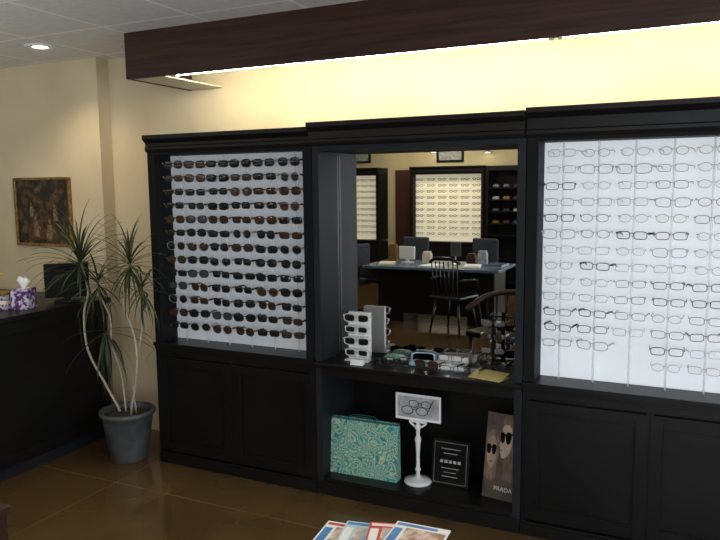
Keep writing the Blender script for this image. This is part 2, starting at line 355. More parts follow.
def glasses(kind,b,loc,rz,label,group,rx=0,sc_=1):
    f,l,tm,off,zb,pl=b
    t=thing(kind,label,'glasses' if kind=='eyeglasses' else 'sunglasses',loc,rz,group)
    if rx: t.rotation_euler=(rx,0,rz)
    t.scale=(sc_,sc_,sc_)
    part('frame',f,None,t)
    for s in (-1,1): part('lens',l,None,t,loc=(s*off,0,0))
    for i in (0,1):
        q=part('temple',tm[i],None,t)
        if pl[i] and group=='sunglasses on the grey panel' and random.random()<.55: part('highlight_plate',pl[i],None,q)
    return t
pat=[0,1,4,0,7,3,0,1,2,4,8,0,2]
for c,x in enumerate(sunX):
    for r,z in enumerate(sunZ):
        k=pat[(r*3+c*5+random.randrange(4))%13]
        u_=random.random()
        if u_<.03: k=5
        elif u_<.10: k=6
        rz=random.choice([-1,1,1])*random.uniform(.02,.24)
        if c==0: rz=abs(rz)*.3
        glasses('sunglasses',SUN[k],(x+random.uniform(-.004,.004)*(c>0),FY+.034,z+random.uniform(-.003,.003)),rz,
                f'{SUNDEF[k][3]}, {ORD[r]} row down, {ORD[c]} from left on grey panel','sunglasses on the grey panel',random.uniform(-.05,.08),{0:1.06,6:1.06,1:.97}.get(k,1.01))
for c,x in enumerate(eyeX):
    for r,z in enumerate(eyeZ):
        if r==13 and c not in (3,4,5): continue
        if (c,r) in ((2,12),): continue
        rr=random.random()
        if (c,r) in ((2,5),(0,4),(1,10),(0,11),(1,7),(3,12),(4,9)): k=2; b=EYEB[0]; d='bold black rectangular eyeglasses'
        elif rr<.16: b=EYEB[1]; d='dark brown rectangular eyeglasses'
        else: k=random.choice([0,0,1,6,3,3,4,5,0,6,1,7,5,3,2]); b=EYE[k]; d=EYEDEF[k][3]
        glasses('eyeglasses',b,(x+random.uniform(-.004,.004),FY+.034,z+random.uniform(-.002,.002)),random.choice([-1,1])*random.uniform(.02,.24),
                f'{d}, {ORD[r]} row down, {ORD[c]} from left on white panel','eyeglasses on the white panel',random.uniform(-.04,.08),random.uniform(.98,1.06))
# ---------------------------------------------------------------- things on the middle counter
def stand(px,py,h,tiers,label,m,w=.05,xmax=9,solid=False):
    p=P(px,py,'z',CT); p.y=min(p.y,YM-.115); p.x=min(p.x,xmax)
    t=thing('sunglasses_stand',label,'display stand',(p.x,p.y,CT),0)
    part('base',MB().box(-w,w,-.045 if solid else -.03,.03,0,.008),m,t,bev=.002)
    if solid:
        part('tower',MB().box(-w*.92,w*.92,-.006,.026,.008,h+.01),m,t,bev=.004)
    else:
        part('post',MB().box(-.012,.012,.012,.018,.008,h),m,t)
    for k in range(tiers):
        z=h*(k+.75)/tiers
        if solid: part('arm',MB().box(-w*.7,w*.7,-.034,-.006,z-.036,z-.026).box(-.008,.008,-.034,-.006,z-.026,z-.008),m,t,bev=.001)
        else: part('arm',MB().box(-w,w,.006,.012,z-.012,z-.004).box(-.008,.008,-.012,.006,z-.010,z-.004),m,t)
    return p,[h*(k+.75)/tiers for k in range(tiers)]
shortW=[build(d,.0026,.026) for d in WHITEDEF]
p,zs=stand(365,357,.265,4,'solid white tower stand holding white sunglasses against the mirror',M['white'],.072,9,True)
for k,z in enumerate(zs):
    glasses('sunglasses',shortW[k%2],(p.x,p.y-.036,CT+z),0,f'{WHITEDEF[k%2][3]}, {["lowest","second lowest","second highest","topmost"][k]} on the white tower stand','sunglasses on the white stand',0,1.05)
p,zs=stand(508,360,.29,4,'dark tiered stand holding dark glasses at right end of counter',M['fb'],.055,XB[2]-.118)
for k,z in enumerate(zs):
    bb,ds=[(SUN[1],'black wraparound sunglasses'),(EYEB[0],'bold black eyeglasses'),(SUN[6],'tortoiseshell rectangular sunglasses'),(EYE[4],'thin brown eyeglasses')][k]
    glasses('eyeglasses' if 'eye' in ds else 'sunglasses',bb,(p.x,p.y-.014,CT+z),.05*(-1)**k,f'{ds}, {["lowest","second lowest","second highest","topmost"][k]} on the dark tiered stand','glasses on the dark stand',0,.95)
def onc(px,py): return P(px,py,'z',CT)
for (px,py,b,rz,lab,kind) in [
  (400,364,SUN[4],.3,'oversized black sunglasses leaning beside the turquoise case','sunglasses'),
  (427,369,SUN[2],-.1,'tortoiseshell sunglasses lying in front of the turquoise case','sunglasses'),
  (389,359,SUN[0],-.4,'black rectangular sunglasses nearest the white tower stand','sunglasses'),
  (452,373,EYEB[0],.1,'bold black eyeglasses in front of the left end of white tray','eyeglasses'),
  (474,369,EYEB[0],-.25,'black eyeglasses in front of the right end of white tray','eyeglasses')]:
    q=onc(px,py); zb=b[4]-.0035
    glasses(kind,b,(q.x,min(q.y,3.46),CT-zb+.0005),rz,lab,'glasses lying on the counter')
q=onc(408,354)
t=thing('glasses_case','turquoise patterned soft glasses case lying on the counter','glasses case',(q.x,3.565,CT),.1)
part('case_body',MB().lathe([(.001,0),(.035,.001),(.045,.012),(.045,.024),(.03,.037),(.001,.04)],20),M['teal'],t,smooth=True).scale=(1.6,.75,1)
part('flap',MB().box(-.05,.05,-.034,-.030,.012,.028),M['teal'],t,bev=.001)
def opencase(x,y,rz,m,lab):
    t=thing('open_glasses_case',lab,'glasses case',(x,y,CT),rz)
    half=MB()
    S=14; w=.075; d=.032; h=.024
    rings=[(1,h),(1.0,h*.5),(.92,.004),(.8,0)]
    def pt(f,z,i):
        a=2*PI*i/S; return (w*f*math.copysign(abs(math.cos(a))**.5,math.cos(a)),d*f*math.copysign(abs(math.sin(a))**.5,math.sin(a)),z)
    allr=rings+[(.74,.003),(.9,.008),(.94,h)]
    for f,z in allr: half.v+=[pt(f,z,i) for i in range(S)]
    for r_ in range(len(allr)-1):
        for i in range(S): half.f.append((r_*S+i,r_*S+(i+1)%S,(r_+1)*S+(i+1)%S,(r_+1)*S+i))
    for i in range(S): half.f.append(((len(allr)-1)*S+i,(len(allr)-1)*S+(i+1)%S,(i+1)%S,i))
    half.f.append(tuple(3*S+i for i in range(S))[::-1]); half.f.append(tuple(4*S+i for i in range(S)))
    part('case_base',half,m,t,smooth=True)
    lid=part('case_lid',half.mesh('case_lid',m,True),m,t); lid.rotation_euler=(R(-105),0,0); lid.location=(0,.030+.024,.030)
opencase(onc(434,357).x,3.525,.15,M['sky'],'open pale blue glasses case between turquoise case and white tray')
q=onc(464,358)
t=thing('eyeglass_tray','white plastic tray with two compartments beside the mirror','tray',(q.x,3.54,CT))
part('tray_bottom',MB().box(-.085,.085,-.045,.045,0,.005),M['white'],t)
part('tray_wall',MB().box(-.085,.085,-.045,-.041,.005,.03).box(-.085,.085,.041,.045,.005,.055).box(-.085,-.081,-.041,.041,.005,.03).box(.081,.085,-.041,.041,.005,.03).box(-.002,.002,-.041,.041,.005,.03),M['white'],t)
glasses('eyeglasses',EYEB[1],(q.x-.003,3.535,CT+.0235+.03),.0,'brown eyeglasses resting across the white tray','glasses lying on the counter')
q=onc(500,367)
t=thing('leaflet','folded yellow leaflet at right end of the counter','leaflet',(min(q.x,-.89),3.44,CT),-.25)
part('cover_sheet',MB().prism([(-.06,0),(.05,.022),(.05,.0235),(-.06,.0015)],-.09,.09,'x'),M['yellow'],t)
part('lower_sheet',MB().box(-.09,.09,-.06,.05,.0,.001),M['yellow'],t)
q=onc(361,363)
t=thing('price_card','small white tent card at left front of the counter','card',(q.x,3.40,CT))
part('front_face',MB().prism([(-.012,0),(0,.03),(.0008,.03),(-.0112,0)],-.04,.04,'x'),M['paper'],t)
part('rear_face',MB().prism([(.014,0),(.001,.03),(.0018,.03),(.0148,0)],-.04,.04,'x'),M['paper'],t)
# ---------------------------------------------------------------- open shelf things
BY=3.47
a=P(326,480,'y',BY); b=P(396,484,'y',BY); tp=P(330,417,'y',BY)
w=(b.x-a.x)/2
d=.035
t=thing('gift_bag','turquoise paisley gift bag on the open bottom shelf','gift bag',((a.x+b.x)/2,BY+d,BT),.02)
H=tp.z-BT
bag=MB()
bag.v=[(-w,-d,0),(w,-d,0),(w,d,0),(-w,d,0),(-w-.003,-d*.3,H),(w+.003,-d*.3,H),(w+.003,d*.4,H),(-w-.003,d*.4,H),
       (-w+.002,-d*.3+.002,H),(w-.002,-d*.3+.002,H),(w-.002,d*.4-.002,H),(-w+.002,d*.4-.002,H),(-w+.004,-d+.005,.01),(w-.004,-d+.005,.01),(w-.004,d-.005,.01),(-w+.004,d-.005,.01)]
bag.f=[(3,2,1,0),(0,1,5,4),(1,2,6,5),(2,3,7,6),(3,0,4,7),(4,5,9,8),(5,6,10,9),(6,7,11,10),(7,4,8,11),(8,9,13,12),(9,10,14,13),(10,11,15,14),(11,8,12,15),(12,13,14,15)]
bg_=part('bag_body',bag,M['teal'],t)
part('top_trim',MB().box(-w-.004,w+.004,-d*.3-.002,-d*.3+.0005,H-.008,H+.002).box(-w-.004,w+.004,d*.4-.0005,d*.4+.002,H-.008,H+.002).box(-w-.005,-w-.001,-d*.3,d*.4,H-.008,H+.002).box(w+.001,w+.005,-d*.3,d*.4,H-.008,H+.002),M['tealside'],bg_)
for s in (-1,1):
    yy=-.3*d-.004 if s<0 else .4*d+.004
    part('handle',MB().tube([(-w*.42,yy,H-.035),(-w*.42,yy,H+.002),(-w*.3,yy,H+.016),(0,yy,H+.020),(w*.3,yy,H+.016),(w*.42,yy,H+.002),(w*.42,yy,H-.035)],.0022,7),M['tealside'],t,smooth=True)
q=P(418,482,'z',BT); py_=q.y
ca=P(395,393,'y',py_); cb=P(440,425,'y',py_); cw=(cb.x-ca.x)/2
sh=cb.z-BT+.006
t=thing('card_pedestal','white turned pedestal stand on the open bottom shelf','stand',(q.x,py_,BT))
part('base',MB().lathe([(.001,0),(.074,0),(.078,.006),(.076,.014),(.058,.020),(.03,.026),(.018,.034)],30),M['white'],t,smooth=True)
part('stem',MB().lathe([(r_,.03+(z_-.03)*(sh-.035)/.197) for r_,z_ in [(.014,.03),(.010,.05),(.018,.058),(.010,.066),(.010,.11),(.014,.15),(.019,.165),(.010,.18),(.012,.20),(.022,.210),(.010,.218),(.012,.227)]],24),M['white'],t,smooth=True)
sb=MB()
for s in (-1,1): sb.tube([(0,0,sh-.040),(s*.02,0,sh-.033),(s*.036,0,sh-.022),(s*.048,0,sh-.012),(s*.040,0,sh-.004),(s*.030,0,sh-.010)],.006,8)
sb.box(-.05,.05,-.008,.012,sh-.010,sh-.001)
part('scroll_bracket',sb,M['white'],t,smooth=False)
t=thing('picture_card','white card with grey line picture of spectacles, propped on the pedestal','card',(q.x,py_+.002,BT+sh))
ch=ca.z-cb.z
bo=part('card_board',MB().box(-cw,cw,-.0015,.0015,0,ch),M['paper'],t)
part('printed_picture',MB().box(-cw+.012,cw-.012,-.0022,-.0015,.014,ch-.014),M['greyp'],bo)
g=MB()
for (ox,oz,sc_) in ((-.02,.055,1.3),(.012,.095,1.1)):
    for s in (-1,1): g.tube([(ox+s*.033*sc_+.026*sc_*math.cos(a2*PI/8),-.003,oz+.018*sc_*math.sin(a2*PI/8)) for a2 in range(16)],.0022,5,closed=True)
    g.tube([(ox-.008,-.003,oz+.006),(ox+.008,-.003,oz+.006)],.0022,5); g.tube([(ox+.059*sc_,-.003,oz),(ox+.072*sc_,-.003,oz+.030)],.0022,5)
part('printed_spectacles',g,M['fb'],bo)
y0=3.55
a=P(431,477,'y',y0); b=P(468,445,'y',y0)
pw=(b.x-a.x)/2; ph=b.z-BT
t=thing('framed_plaque','small black plaque with silver border and lettering on the bottom shelf','plaque',((a.x+b.x)/2,y0,BT),0)
t.rotation_euler=(R(-8),0,.0)
bo=part('plaque_board',MB().box(-pw,pw,0,.012,0.002,ph),M['fb'],t,bev=.002)
part('silver_border',MB().box(-pw+.012,pw-.012,-.001,0,.014,.017).box(-pw+.012,pw-.012,-.001,0,ph-.017,ph-.014).box(-pw+.012,-pw+.015,-.001,0,.014,ph-.014).box(pw-.015,pw-.012,-.001,0,.014,ph-.014),M['steel'],bo)
em=MB()
for i in range(5): em.box(-.058+i*.025,-.041+i*.025,-.001,0,ph*.5,ph*.5+.016)
for k,(x_,z_) in enumerate(((.055,.80),(.04,.70),(.05,.38),(.035,.29),(.045,.20))): em.box(-x_,x_,-.001,0,ph*z_,ph*z_+.0035)
part('lettering',em,M['greyp'],bo)
# poster
y0=3.50
a=P(481,492,'y',y0); b=P(515,420,'y',y0)
W=(b.x-a.x)/2; Hh=b.z-BT+.005
t=thing('fashion_poster','brown poster card of two women wearing dark sunglasses, leaning on bottom shelf','poster',(min((a.x+b.x)/2,-.778-W),y0,BT),0)
t.rotation_euler=(R(-10),0,-.14)
bo=part('poster_board',MB().box(-W,W,0,.004,0.001,Hh),M['postbg'],t)
def ell(cx,cz,a,b,y0,y1,rot=0,n=28):
    pl=[]
    for i in range(n):
        t_=2*PI*i/n; x=a*math.cos(t_); z=b*math.sin(t_); pl.append((cx+x*math.cos(rot)-z*math.sin(rot),cz+x*math.sin(rot)+z*math.cos(rot)))
    return MB().prism(pl,y0,y1,'y')
def fit(poly): return [(x*W,z*Hh) for x,z in poly]
def smooth_poly(pts,n=4):
    out=[]; k=len(pts)
    for i in range(k):
        p0,p1,p2,p3=[Vector(pts[(i+j-1)%k]) for j in range(4)]
        for q in range(n):
            u=q/n; v=.5*((2*p1)+(-p0+p2)*u+(2*p0-5*p1+4*p2-p3)*u*u+(-p0+3*p1-3*p2+p3)*u**3); out.append((v.x,v.y))
    return out
def sp_(poly): return smooth_poly(fit(poly))
part('printed_hair',MB().prism(sp_([(.08,.44),(.02,.5),(-.02,.72),(.0,.88),(.15,.96),(.45,.98),(.8,.94),(.95,.80),(.95,.5),(.92,.26),(.55,.24)]),-.0006,0,'y')
     .prism(sp_([(-.93,.26),(-.95,.50),(-.93,.65),(-.80,.76),(-.55,.80),(-.25,.75),(-.12,.62),(-.20,.42),(-.28,.24),(-.6,.20)]),-.0007,-.0001,'y'),M['hair'],bo)
part('printed_neck',MB().prism(sp_([(.26,.50),(.55,.56),(.62,.40),(.78,.26),(.15,.24),(.28,.36)]),-.0010,-.0007,'y'),M['skin3'],bo)
part('printed_face',MB().prism(sp_([(.10,.86),(.02,.80),(-.01,.735),(-.03,.69),(-.13,.635),(-.06,.615),(-.08,.592),(-.03,.575),(-.07,.555),(-.01,.53),(.05,.495),(.22,.485),(.44,.53),(.60,.60),(.66,.70),(.62,.82),(.40,.88)]),-.0014,-.0007,'y'),M['skin'],bo)
part('printed_face',MB().prism(sp_([(-.86,.60),(-.88,.50),(-.82,.42),(-.68,.36),(-.56,.345),(-.44,.37),(-.34,.43),(-.29,.50),(-.28,.60),(-.36,.69),(-.58,.73),(-.78,.69)]),-.0014,-.0007,'y'),M['skin2'],bo)
g=MB().prism(sp_([(-.07,.775),(-.05,.69),(.05,.66),(.17,.68),(.21,.75),(.10,.79)]),-.002,-.0014,'y')
g.prism(sp_([(.25,.77),(.29,.68),(.42,.655),(.57,.69),(.60,.775),(.42,.80)]),-.0021,-.0014,'y'); g.prism(fit([(.14,.755),(.28,.745),(.28,.768),(.14,.775)]),-.002,-.0014,'y'); g.prism(fit([(.52,.76),(.74,.775),(.74,.79),(.52,.78)]),-.0019,-.0014,'y')
part('printed_sunglasses',g,M['fb'],bo)
g=MB().prism(sp_([(-.90,.61),(-.87,.53),(-.76,.51),(-.66,.53),(-.63,.61),(-.76,.63)]),-.002,-.0014,'y')
g.prism(sp_([(-.57,.61),(-.55,.53),(-.46,.51),(-.34,.53),(-.29,.61),(-.42,.63)]),-.0021,-.0014,'y'); g.prism(fit([(-.66,.58),(-.55,.58),(-.55,.60),(-.66,.60)]),-.002,-.0014,'y')
part('printed_sunglasses',g,M['fb'],bo)
part('printed_lips',ell(.0*W,.573*Hh,.08*W,.012*Hh,-.002,-.0014,-.1),M['lips'],bo)
part('printed_lips',ell(-.60*W,.425*Hh,.11*W,.011*Hh,-.002,-.0014),M['lips'],bo)
text('lettering','PRADA',.032,M['paper'],bo,(.026,-.0022,.056))
# ---------------------------------------------------------------- picture on the left wall
A=P(15,178,'y',PWY); B=P(75,247,'y',PWY)
t=thing('framed_picture','dark framed sepia picture on the tan wall above the desk','picture',((A.x+B.x)/2,PWY,B.z))
w=(B.x-A.x)/2; h=A.z-B.z; f=.020
part('frame',MB().box(-w,w,-.025,-.001,0,f).box(-w,w,-.025,-.001,h-f,h).box(-w,-w+f,-.025,-.001,f,h-f).box(w-f,w,-.025,-.001,f,h-f),M['gold'],t,bev=.004)
cv=part('canvas',MB().box(-w+f,w-f,-.012,-.002,f,h-f),M['sepia'],t)
def painted(lst,m,yy):
    fg=MB()
    for (cx,cz,s,ln_) in lst:
        fg.prism([(cx-.028*s,cz),(cx+.03*s,cz),(cx+.034*s+ln_,cz+.08*s),(cx+.02*s+ln_,cz+.13*s),(cx-.022*s+ln_,cz+.125*s),(cx-.034*s,cz+.06*s)],yy-.001,yy,'y')
        fg.add(ell(cx+ln_,cz+.152*s,.013*s,.018*s,yy-.001,yy))
        fg.prism([(cx+ln_+.02*s,cz+.11*s),(cx+ln_+.06*s,cz+.07*s),(cx+ln_+.058*s,cz+.06*s),(cx+ln_+.015*s,cz+.09*s)],yy-.001,yy,'y')
    part('painted_figures',fg,m,cv)
painted([(-.13,f+.02,1,.01),(-.01,f+.03,1.15,-.012),(.11,f+.015,1,.008),(.04,f+.16,.7,0)],M['figA'],-.012)
painted([(-.075,f+.05,.9,-.01),(.055,f+.02,.95,.01),(-.12,f+.20,.6,.0),(.13,f+.17,.7,-.01)],M['figB'],-.0132)
# ---------------------------------------------------------------- reception desk
DX,DZ=-3.70,1.0
t=thing('reception_desk','tall black reception desk beside the potted plant','desk',(DX,3.60,0))
part('body',MB().box(-1.3,0,-1.5,-.0,.08,DZ-.035),M['black'],t,bev=.003)
part('kick_plate',MB().box(-1.28,-.02,-1.48,-.02,0,.08),M['blackin'],t)
part('side_frame',MB().box(0,.012,-1.5,-1.42,.08,DZ-.035).box(0,.012,-.08,0,.08,DZ-.035).box(0,.012,-1.42,-.08,.08,.16).box(0,.012,-1.42,-.08,DZ-.115,DZ-.035),M['black'],t,bev=.002)
part('countertop',MB().box(-1.32,.03,-1.53,.03,DZ-.035,DZ),M['black'],t,bev=.004)
q=P(33,309,'z',DZ)
w,h=.055,.13
t=thing('tissue_box','purple and white tissue box at desk corner with raised tissue','tissue box',(q.x-.075,q.y,DZ),.45)
bb=part('box_body',MB().box(-w,w,-.06,.06,0,h),M['purple'],t,bev=.002)
part('opening',MB().lathe([(.001,h),(.035,h),(.036,h+.001),(.001,h+.001)],20),M['paper'],bb)
m=MB(); n=12; prof=[(.004,h),(.022,h+.02),(.036,h+.045),(.020,h+.07)]
for k,(r_,z_) in enumerate(prof):
    for j in range(n):
        a_=2*PI*j/n; rr=r_*(1+.35*math.sin(3*a_+k)); m.v.append((rr*math.cos(a_),rr*.6*math.sin(a_),z_+.008*math.sin(2*a_)*(k>1)))
for k in range(3):
    for j in range(n): m.f.append((k*n+j,k*n+(j+1)%n,(k+1)*n+(j+1)%n,(k+1)*n+j))
part('tissue',m,M['paper'],t,smooth=True)
q=P(9,310,'z',DZ); qx,qy=q.x-.075,q.y+.01
zz=DZ
for k,(hh,mm,lab) in enumerate(((.035,'purple','purple patterned small box at bottom of stack beside the tissue box'),(.025,'cream','cream small box, second in the stack beside the tissue box'),
                     (.03,'purple','purple patterned small box, third up in the desk stack'),(.02,'gold','brown gold small box on top of the desk stack'))):
    o=tag(part('small_box',MB().box(-.055,.055,-.05,.05,0,hh),M[mm],None,bev=.002),lab,'box','stacked small boxes on the desk'); o.location=(qx,qy,zz); o.rotation_euler=(0,0,.3+.08*(k%3)); zz+=hh+.0003
q=P(-4,303,'z',DZ)
t=thing('flower_vase','small vase of yellow flowers at the far left of the desk','vase',(q.x-.10,q.y+.06,DZ))
part('vase',MB().lathe([(.001,0),(.028,0),(.035,.03),(.022,.075),(.025,.09),(.018,.09),(.015,.07),(.001,.07)],20),M['gold'],t,smooth=True)
for k in range(6):
    a_=2*PI*k/6; ex,ey,ez=.05*math.cos(a_),.05*math.sin(a_),.15+.02*(k%3)
    st_=part('flower_stem',MB().tube([(.008*math.cos(a_),.008*math.sin(a_),.072),(ex*.5,ey*.5,.12),(ex,ey,ez)],.0015,5),M['leaf'],t)
    part('blossom',MB().lathe([(.001,-.004),(.012,.0),(.024,.012),(.020,.016),(.008,.010),(.001,.012)],10,(ex,ey,ez)),M['petal'],st_,smooth=True)
q=P(77,301,'z',DZ)
t=thing('desk_monitor','black desk monitor seen from behind on the reception desk','monitor',(q.x-.05,q.y-.03,DZ),R(40))
part('base',MB().box(-.08,.08,-.07,.07,0,.012),M['blacksatin'],t,bev=.004)
part('neck',MB().box(-.02,.02,-.012,.012,.012,.09),M['blacksatin'],t)
ho=part('housing',MB().box(-.14,.14,-.02,.02,.03,.26).box(-.09,.09,-.05,-.02,.06,.21),M['blacksatin'],t,bev=.006)
part('screen',MB().box(-.128,.128,.02,.021,.044,.248),M['office'],ho)
# ---------------------------------------------------------------- plant
pc=Vector((-3.275,3.33,0))
t=thing('potted_plant','tall spiky dracaena in grey pot between desk and cabinet','potted plant',pc)
part('pot',MB().lathe([(.001,0),(.105,0),(.112,.01),(.135,.12),(.155,.26),(.160,.30),(.175,.305),(.178,.33),(.165,.335),(.150,.325),(.148,.29),(.001,.29)],36),M['pot'],t,smooth=True)
part('soil',MB().lathe([(.001,.31),(.10,.308),(.147,.295),(.147,.292),(.001,.291)],24),M['soil'],t,smooth=True)
def L(px,py,dy): 
    q=P(px,py,'y',pc.y+dy); return Vector((q.x,pc.y+dy,q.z))-pc
def spline(pts,n=6):
    out=[]
    for i in range(len(pts)-1):
        p0=pts[max(i-1,0)];p1=pts[i];p2=pts[i+1];p3=pts[min(i+2,len(pts)-1)]
        for k in range(n):
            u=k/n; out.append(.5*((2*p1)+(-p0+p2)*u+(2*p0-5*p1+4*p2-p3)*u*u+(-p0+3*p1-3*p2+p3)*u**3))
    out.append(pts[-1]); return out
stems=[([(120,410,0),(106,385,-.02),(88,350,-.05),(84,315,-.06),(88,290,-.06),(80,260,-.06)],.0085),
       ([(126,410,.02),(121,372,.02),(112,345,.0),(110,318,-.02),(100,295,-.03),(98,280,-.05)],.0065),
       ([(131,410,-.03),(137,370,-.05),(134,335,-.06),(124,305,-.06),(128,282,-.05),(130,262,-.05)],.0078),
       ([(136,409,.02),(133,385,.0),(139,350,-.03),(142,320,-.05),(136,300,-.06),(142,285,-.06)],.0055)]
for pts,r_ in stems:
    sp=spline([L(*p_) for p_ in pts]); sp[0].z=.30
    part('stem',MB().tube(sp,[r_*(1-.3*i/len(sp)) for i in range(len(sp))],8),M['stem'],t,smooth=True)
def crown(c,n,Ln,seed,up=85,down=-35,grav=1):
    rnd=random.Random(seed); m=MB()
    for i in range(n):
        az=2*PI*i*.618+rnd.uniform(-.2,.2); u=i/n; el=R(up+(down-up)*u**1.0+rnd.uniform(-12,12)); l=Ln*rnd.uniform(.75,1.15); wd=.0072*rnd.uniform(.8,1.2)
        p_=Vector(c)+Vector((0,0,-.06*u)); pts=[]; S=9
        side=Vector((-math.sin(az),math.cos(az),0))
        for k in range(S+1):
            q_=p_.copy(); wx=q_.x+pc.x; wy=q_.y+pc.y
            lim=3.33 if wx>-3.10 else (PWY-.02 if wx<JX else WY-.02)
            if wy>lim: q_.y=lim-pc.y
            if wx<DX+.05 and wy<3.66 and q_.z<DZ+.02: q_.z=DZ+.02
            pts.append(q_)
            p_=p_+Vector((math.cos(az)*math.cos(el),math.sin(az)*math.cos(el),math.sin(el)))*(l/S)
            el-=R(1.5+7*(k/S)**1.2+4*rnd.random())*grav
        b=len(m.v)
        for k,q_ in enumerate(pts):
            w_=wd*math.sin(PI*(.18+.82*(k/S)**.8)) if k<S else .0004
            m.v+=[tuple(q_-side*w_),tuple(q_+Vector((0,0,-.002))),tuple(q_+side*w_)]
        for k in range(S):
            a_=b+k*3; m.f+=[(a_,a_+1,a_+4,a_+3),(a_+1,a_+2,a_+5,a_+4)]
    part('leaf_crown',m,M['leaf'],t)
crown(L(80,260,-.06),66,.41,1,82,-35,1)
crown(L(98,280,-.05),32,.33,2,60,-60)
crown(L(130,260,-.05),48,.31,3,85,-60)
crown(L(142,285,-.06),26,.27,4,65,-78)
crown(L(106,330,-.02),20,.38,5,10,-85)
# ---------------------------------------------------------------- magazines + tables
FW=Vector((-math.sin(R(YAW)),math.cos(R(YAW)),0))
TZ=.45
c=P(396,528,'z',TZ)-FW*.33
t=thing('side_table','small round dark table under the fanned magazines','table',(c.x,c.y,0))
part('table_top',MB().lathe([(.001,TZ-.028),(.29,TZ-.028),(.30,TZ-.02),(.30,TZ-.006),(.29,TZ),(.001,TZ)],48),M['brown'],t,smooth=False)
part('column',MB().lathe([(.03,.05),(.025,.12),(.04,.2),(.025,.3),(.05,TZ-.028)],20),M['brown'],t,smooth=True)
part('foot',MB().lathe([(.001,0),(.20,0),(.20,.02),(.06,.045),(.03,.05)],32),M['brown'],t,smooth=True)
mags=[(354,526,-.34,'paper','ph1','leftmost magazine, white and red cover, in the fan of magazines','red'),
      (374,525,-.26,'sky','ph2','pale blue magazine with darker blue picture, second from left in the fan','blue'),
      (398,525,-.16,'red','ph2','magazine with red cover and bluish picture in the middle of the fan','paper'),
      (424,527,-.40,'paper','ph1','rightmost magazine, mostly white cover with reddish picture','blue')]
for i,(px,py,rz,c1,c2,lab,c3) in enumerate(mags):
    z=TZ+.0005+i*.0062
    e=P(px,py,'z',z); d=Matrix.Rotation(rz,3,'Z')@FW; e=e-d*.14
    t=thing('magazine',lab,'magazine',(e.x,e.y,z),R(YAW)+rz,'fanned magazines')
    part('pages',MB().box(-.104,.104,-.139,.139,0.0002,.005),M['paper'],t)
    cv=part('cover',MB().box(-.105,.105,-.14,.14,.005,.0056),M[c1],t)
    part('title_band',MB().box(-.098,.06,.112,.130,.0056,.0060),M[c3],cv)
    part('cover_picture',MB().box(-.055,.098,-.12,.100,.0056,.0059),M[c2],cv)
    part('side_band',MB().box(-.098,-.066,-.05,.09,.0056,.0060),M['blue' if c1=='paper' else 'paper'],cv)
a=P(12,505,'z',TZ)
t=thing('end_table','boxy brown wooden end table at lower left corner of the photo','table',(a.x,a.y,0))
part('table_top',MB().box(-.5,0,-.5,0,TZ-.03,TZ),M['brown'],t,bev=.004)
part('body',MB().box(-.485,-.015,-.485,-.015,.04,TZ-.03),M['brown'],t,bev=.003)
part('plinth',MB().box(-.47,-.03,-.47,-.03,0,.04),M['black'],t)
# ---------------------------------------------------------------- far side of the room, seen in the mirror
OF=-4.35
small=MB()
for s in (-1,1): small.tube([(s*.037+.028*math.cos(k*PI/5),0,.017*math.sin(k*PI/5)) for k in range(10)],.0048,4,closed=True)
small.tube([(-.010,0,.005),(.010,0,.005)],.004,4); small.tube([(-.068,0,.008),(-.07,-.07,.008)],.004,4); small.tube([(.068,0,.008),(.07,-.07,.008)],.004,4)
sme=[small.mesh('eyeglasses',M[k]) for k in ('fn','fb','fb')]
for (x0,x1,lab,where) in ((-6.30,-5.14,'far display cabinet with white eyeglass panel, left of the red door in mirror','left far panel'),
                    (-4.54,-3.20,'far display cabinet with white eyeglass panel at centre of the mirror','central far panel')):
    rz_=[1.87-.105*k for k in range(10)]
    cx=(x0+x1)/2; st_=(x1-x0-.25)/5.3; xs=[st_*(k-2.5) for k in range(6)]
    display_cabinet(lab,x0,x1,OF,PI,M['panelF'],[],[])
    for ci,xx in enumerate(xs):
        for ri,z in enumerate(rz_):
            o=bpy.data.objects.new('eyeglasses',random.choice(sme)); COL.objects.link(o); o.location=(cx+xx,OF-.07,z)
            tag(o,f'small eyeglasses, {ORD[ri]} row down, {ORD[ci]} from left on {where} in mirror','glasses','eyeglasses on the far panels')
t=thing('tall_shelf','dark tall shelf unit right of the far central panel in mirror','shelf',(-2.58,OF,0))
part('frame',MB().box(-.6,-.55,-.40,0,0,2.08).box(.55,.6,-.40,0,0,2.08).box(-.55,.55,-.40,-.38,0,2.08).box(-.6,.6,-.4,.02,2.0,2.08),M['black'],t)
for z in (.1,.5,.9,1.1,1.3,1.5,1.7): part('shelf',MB().box(-.55,.55,-.38,-.01,z,z+.02),M['black'],t)
for z,n,nm in ((1.32,6,'third'),(1.72,6,'upper'),(1.52,6,'second'),(1.12,6,'fourth')):
    for k in range(n):
        o=part('display_box',MB().box(-.055,.055,-.03,.03,0,.04).box(-.045,.045,-.02,.02,.04,.052),M[['greyp','office','bluedesk','gold','greyp','track','reddoor'][(k*3+n+int(z*10))%7]],None,bev=.006)
        o.location=(-2.58-.45+.18*k,OF-.13,z); tag(o,f'small display box, {ORD[k]} from left on the {nm} far shelf in mirror','box','boxes on the far dark shelf')
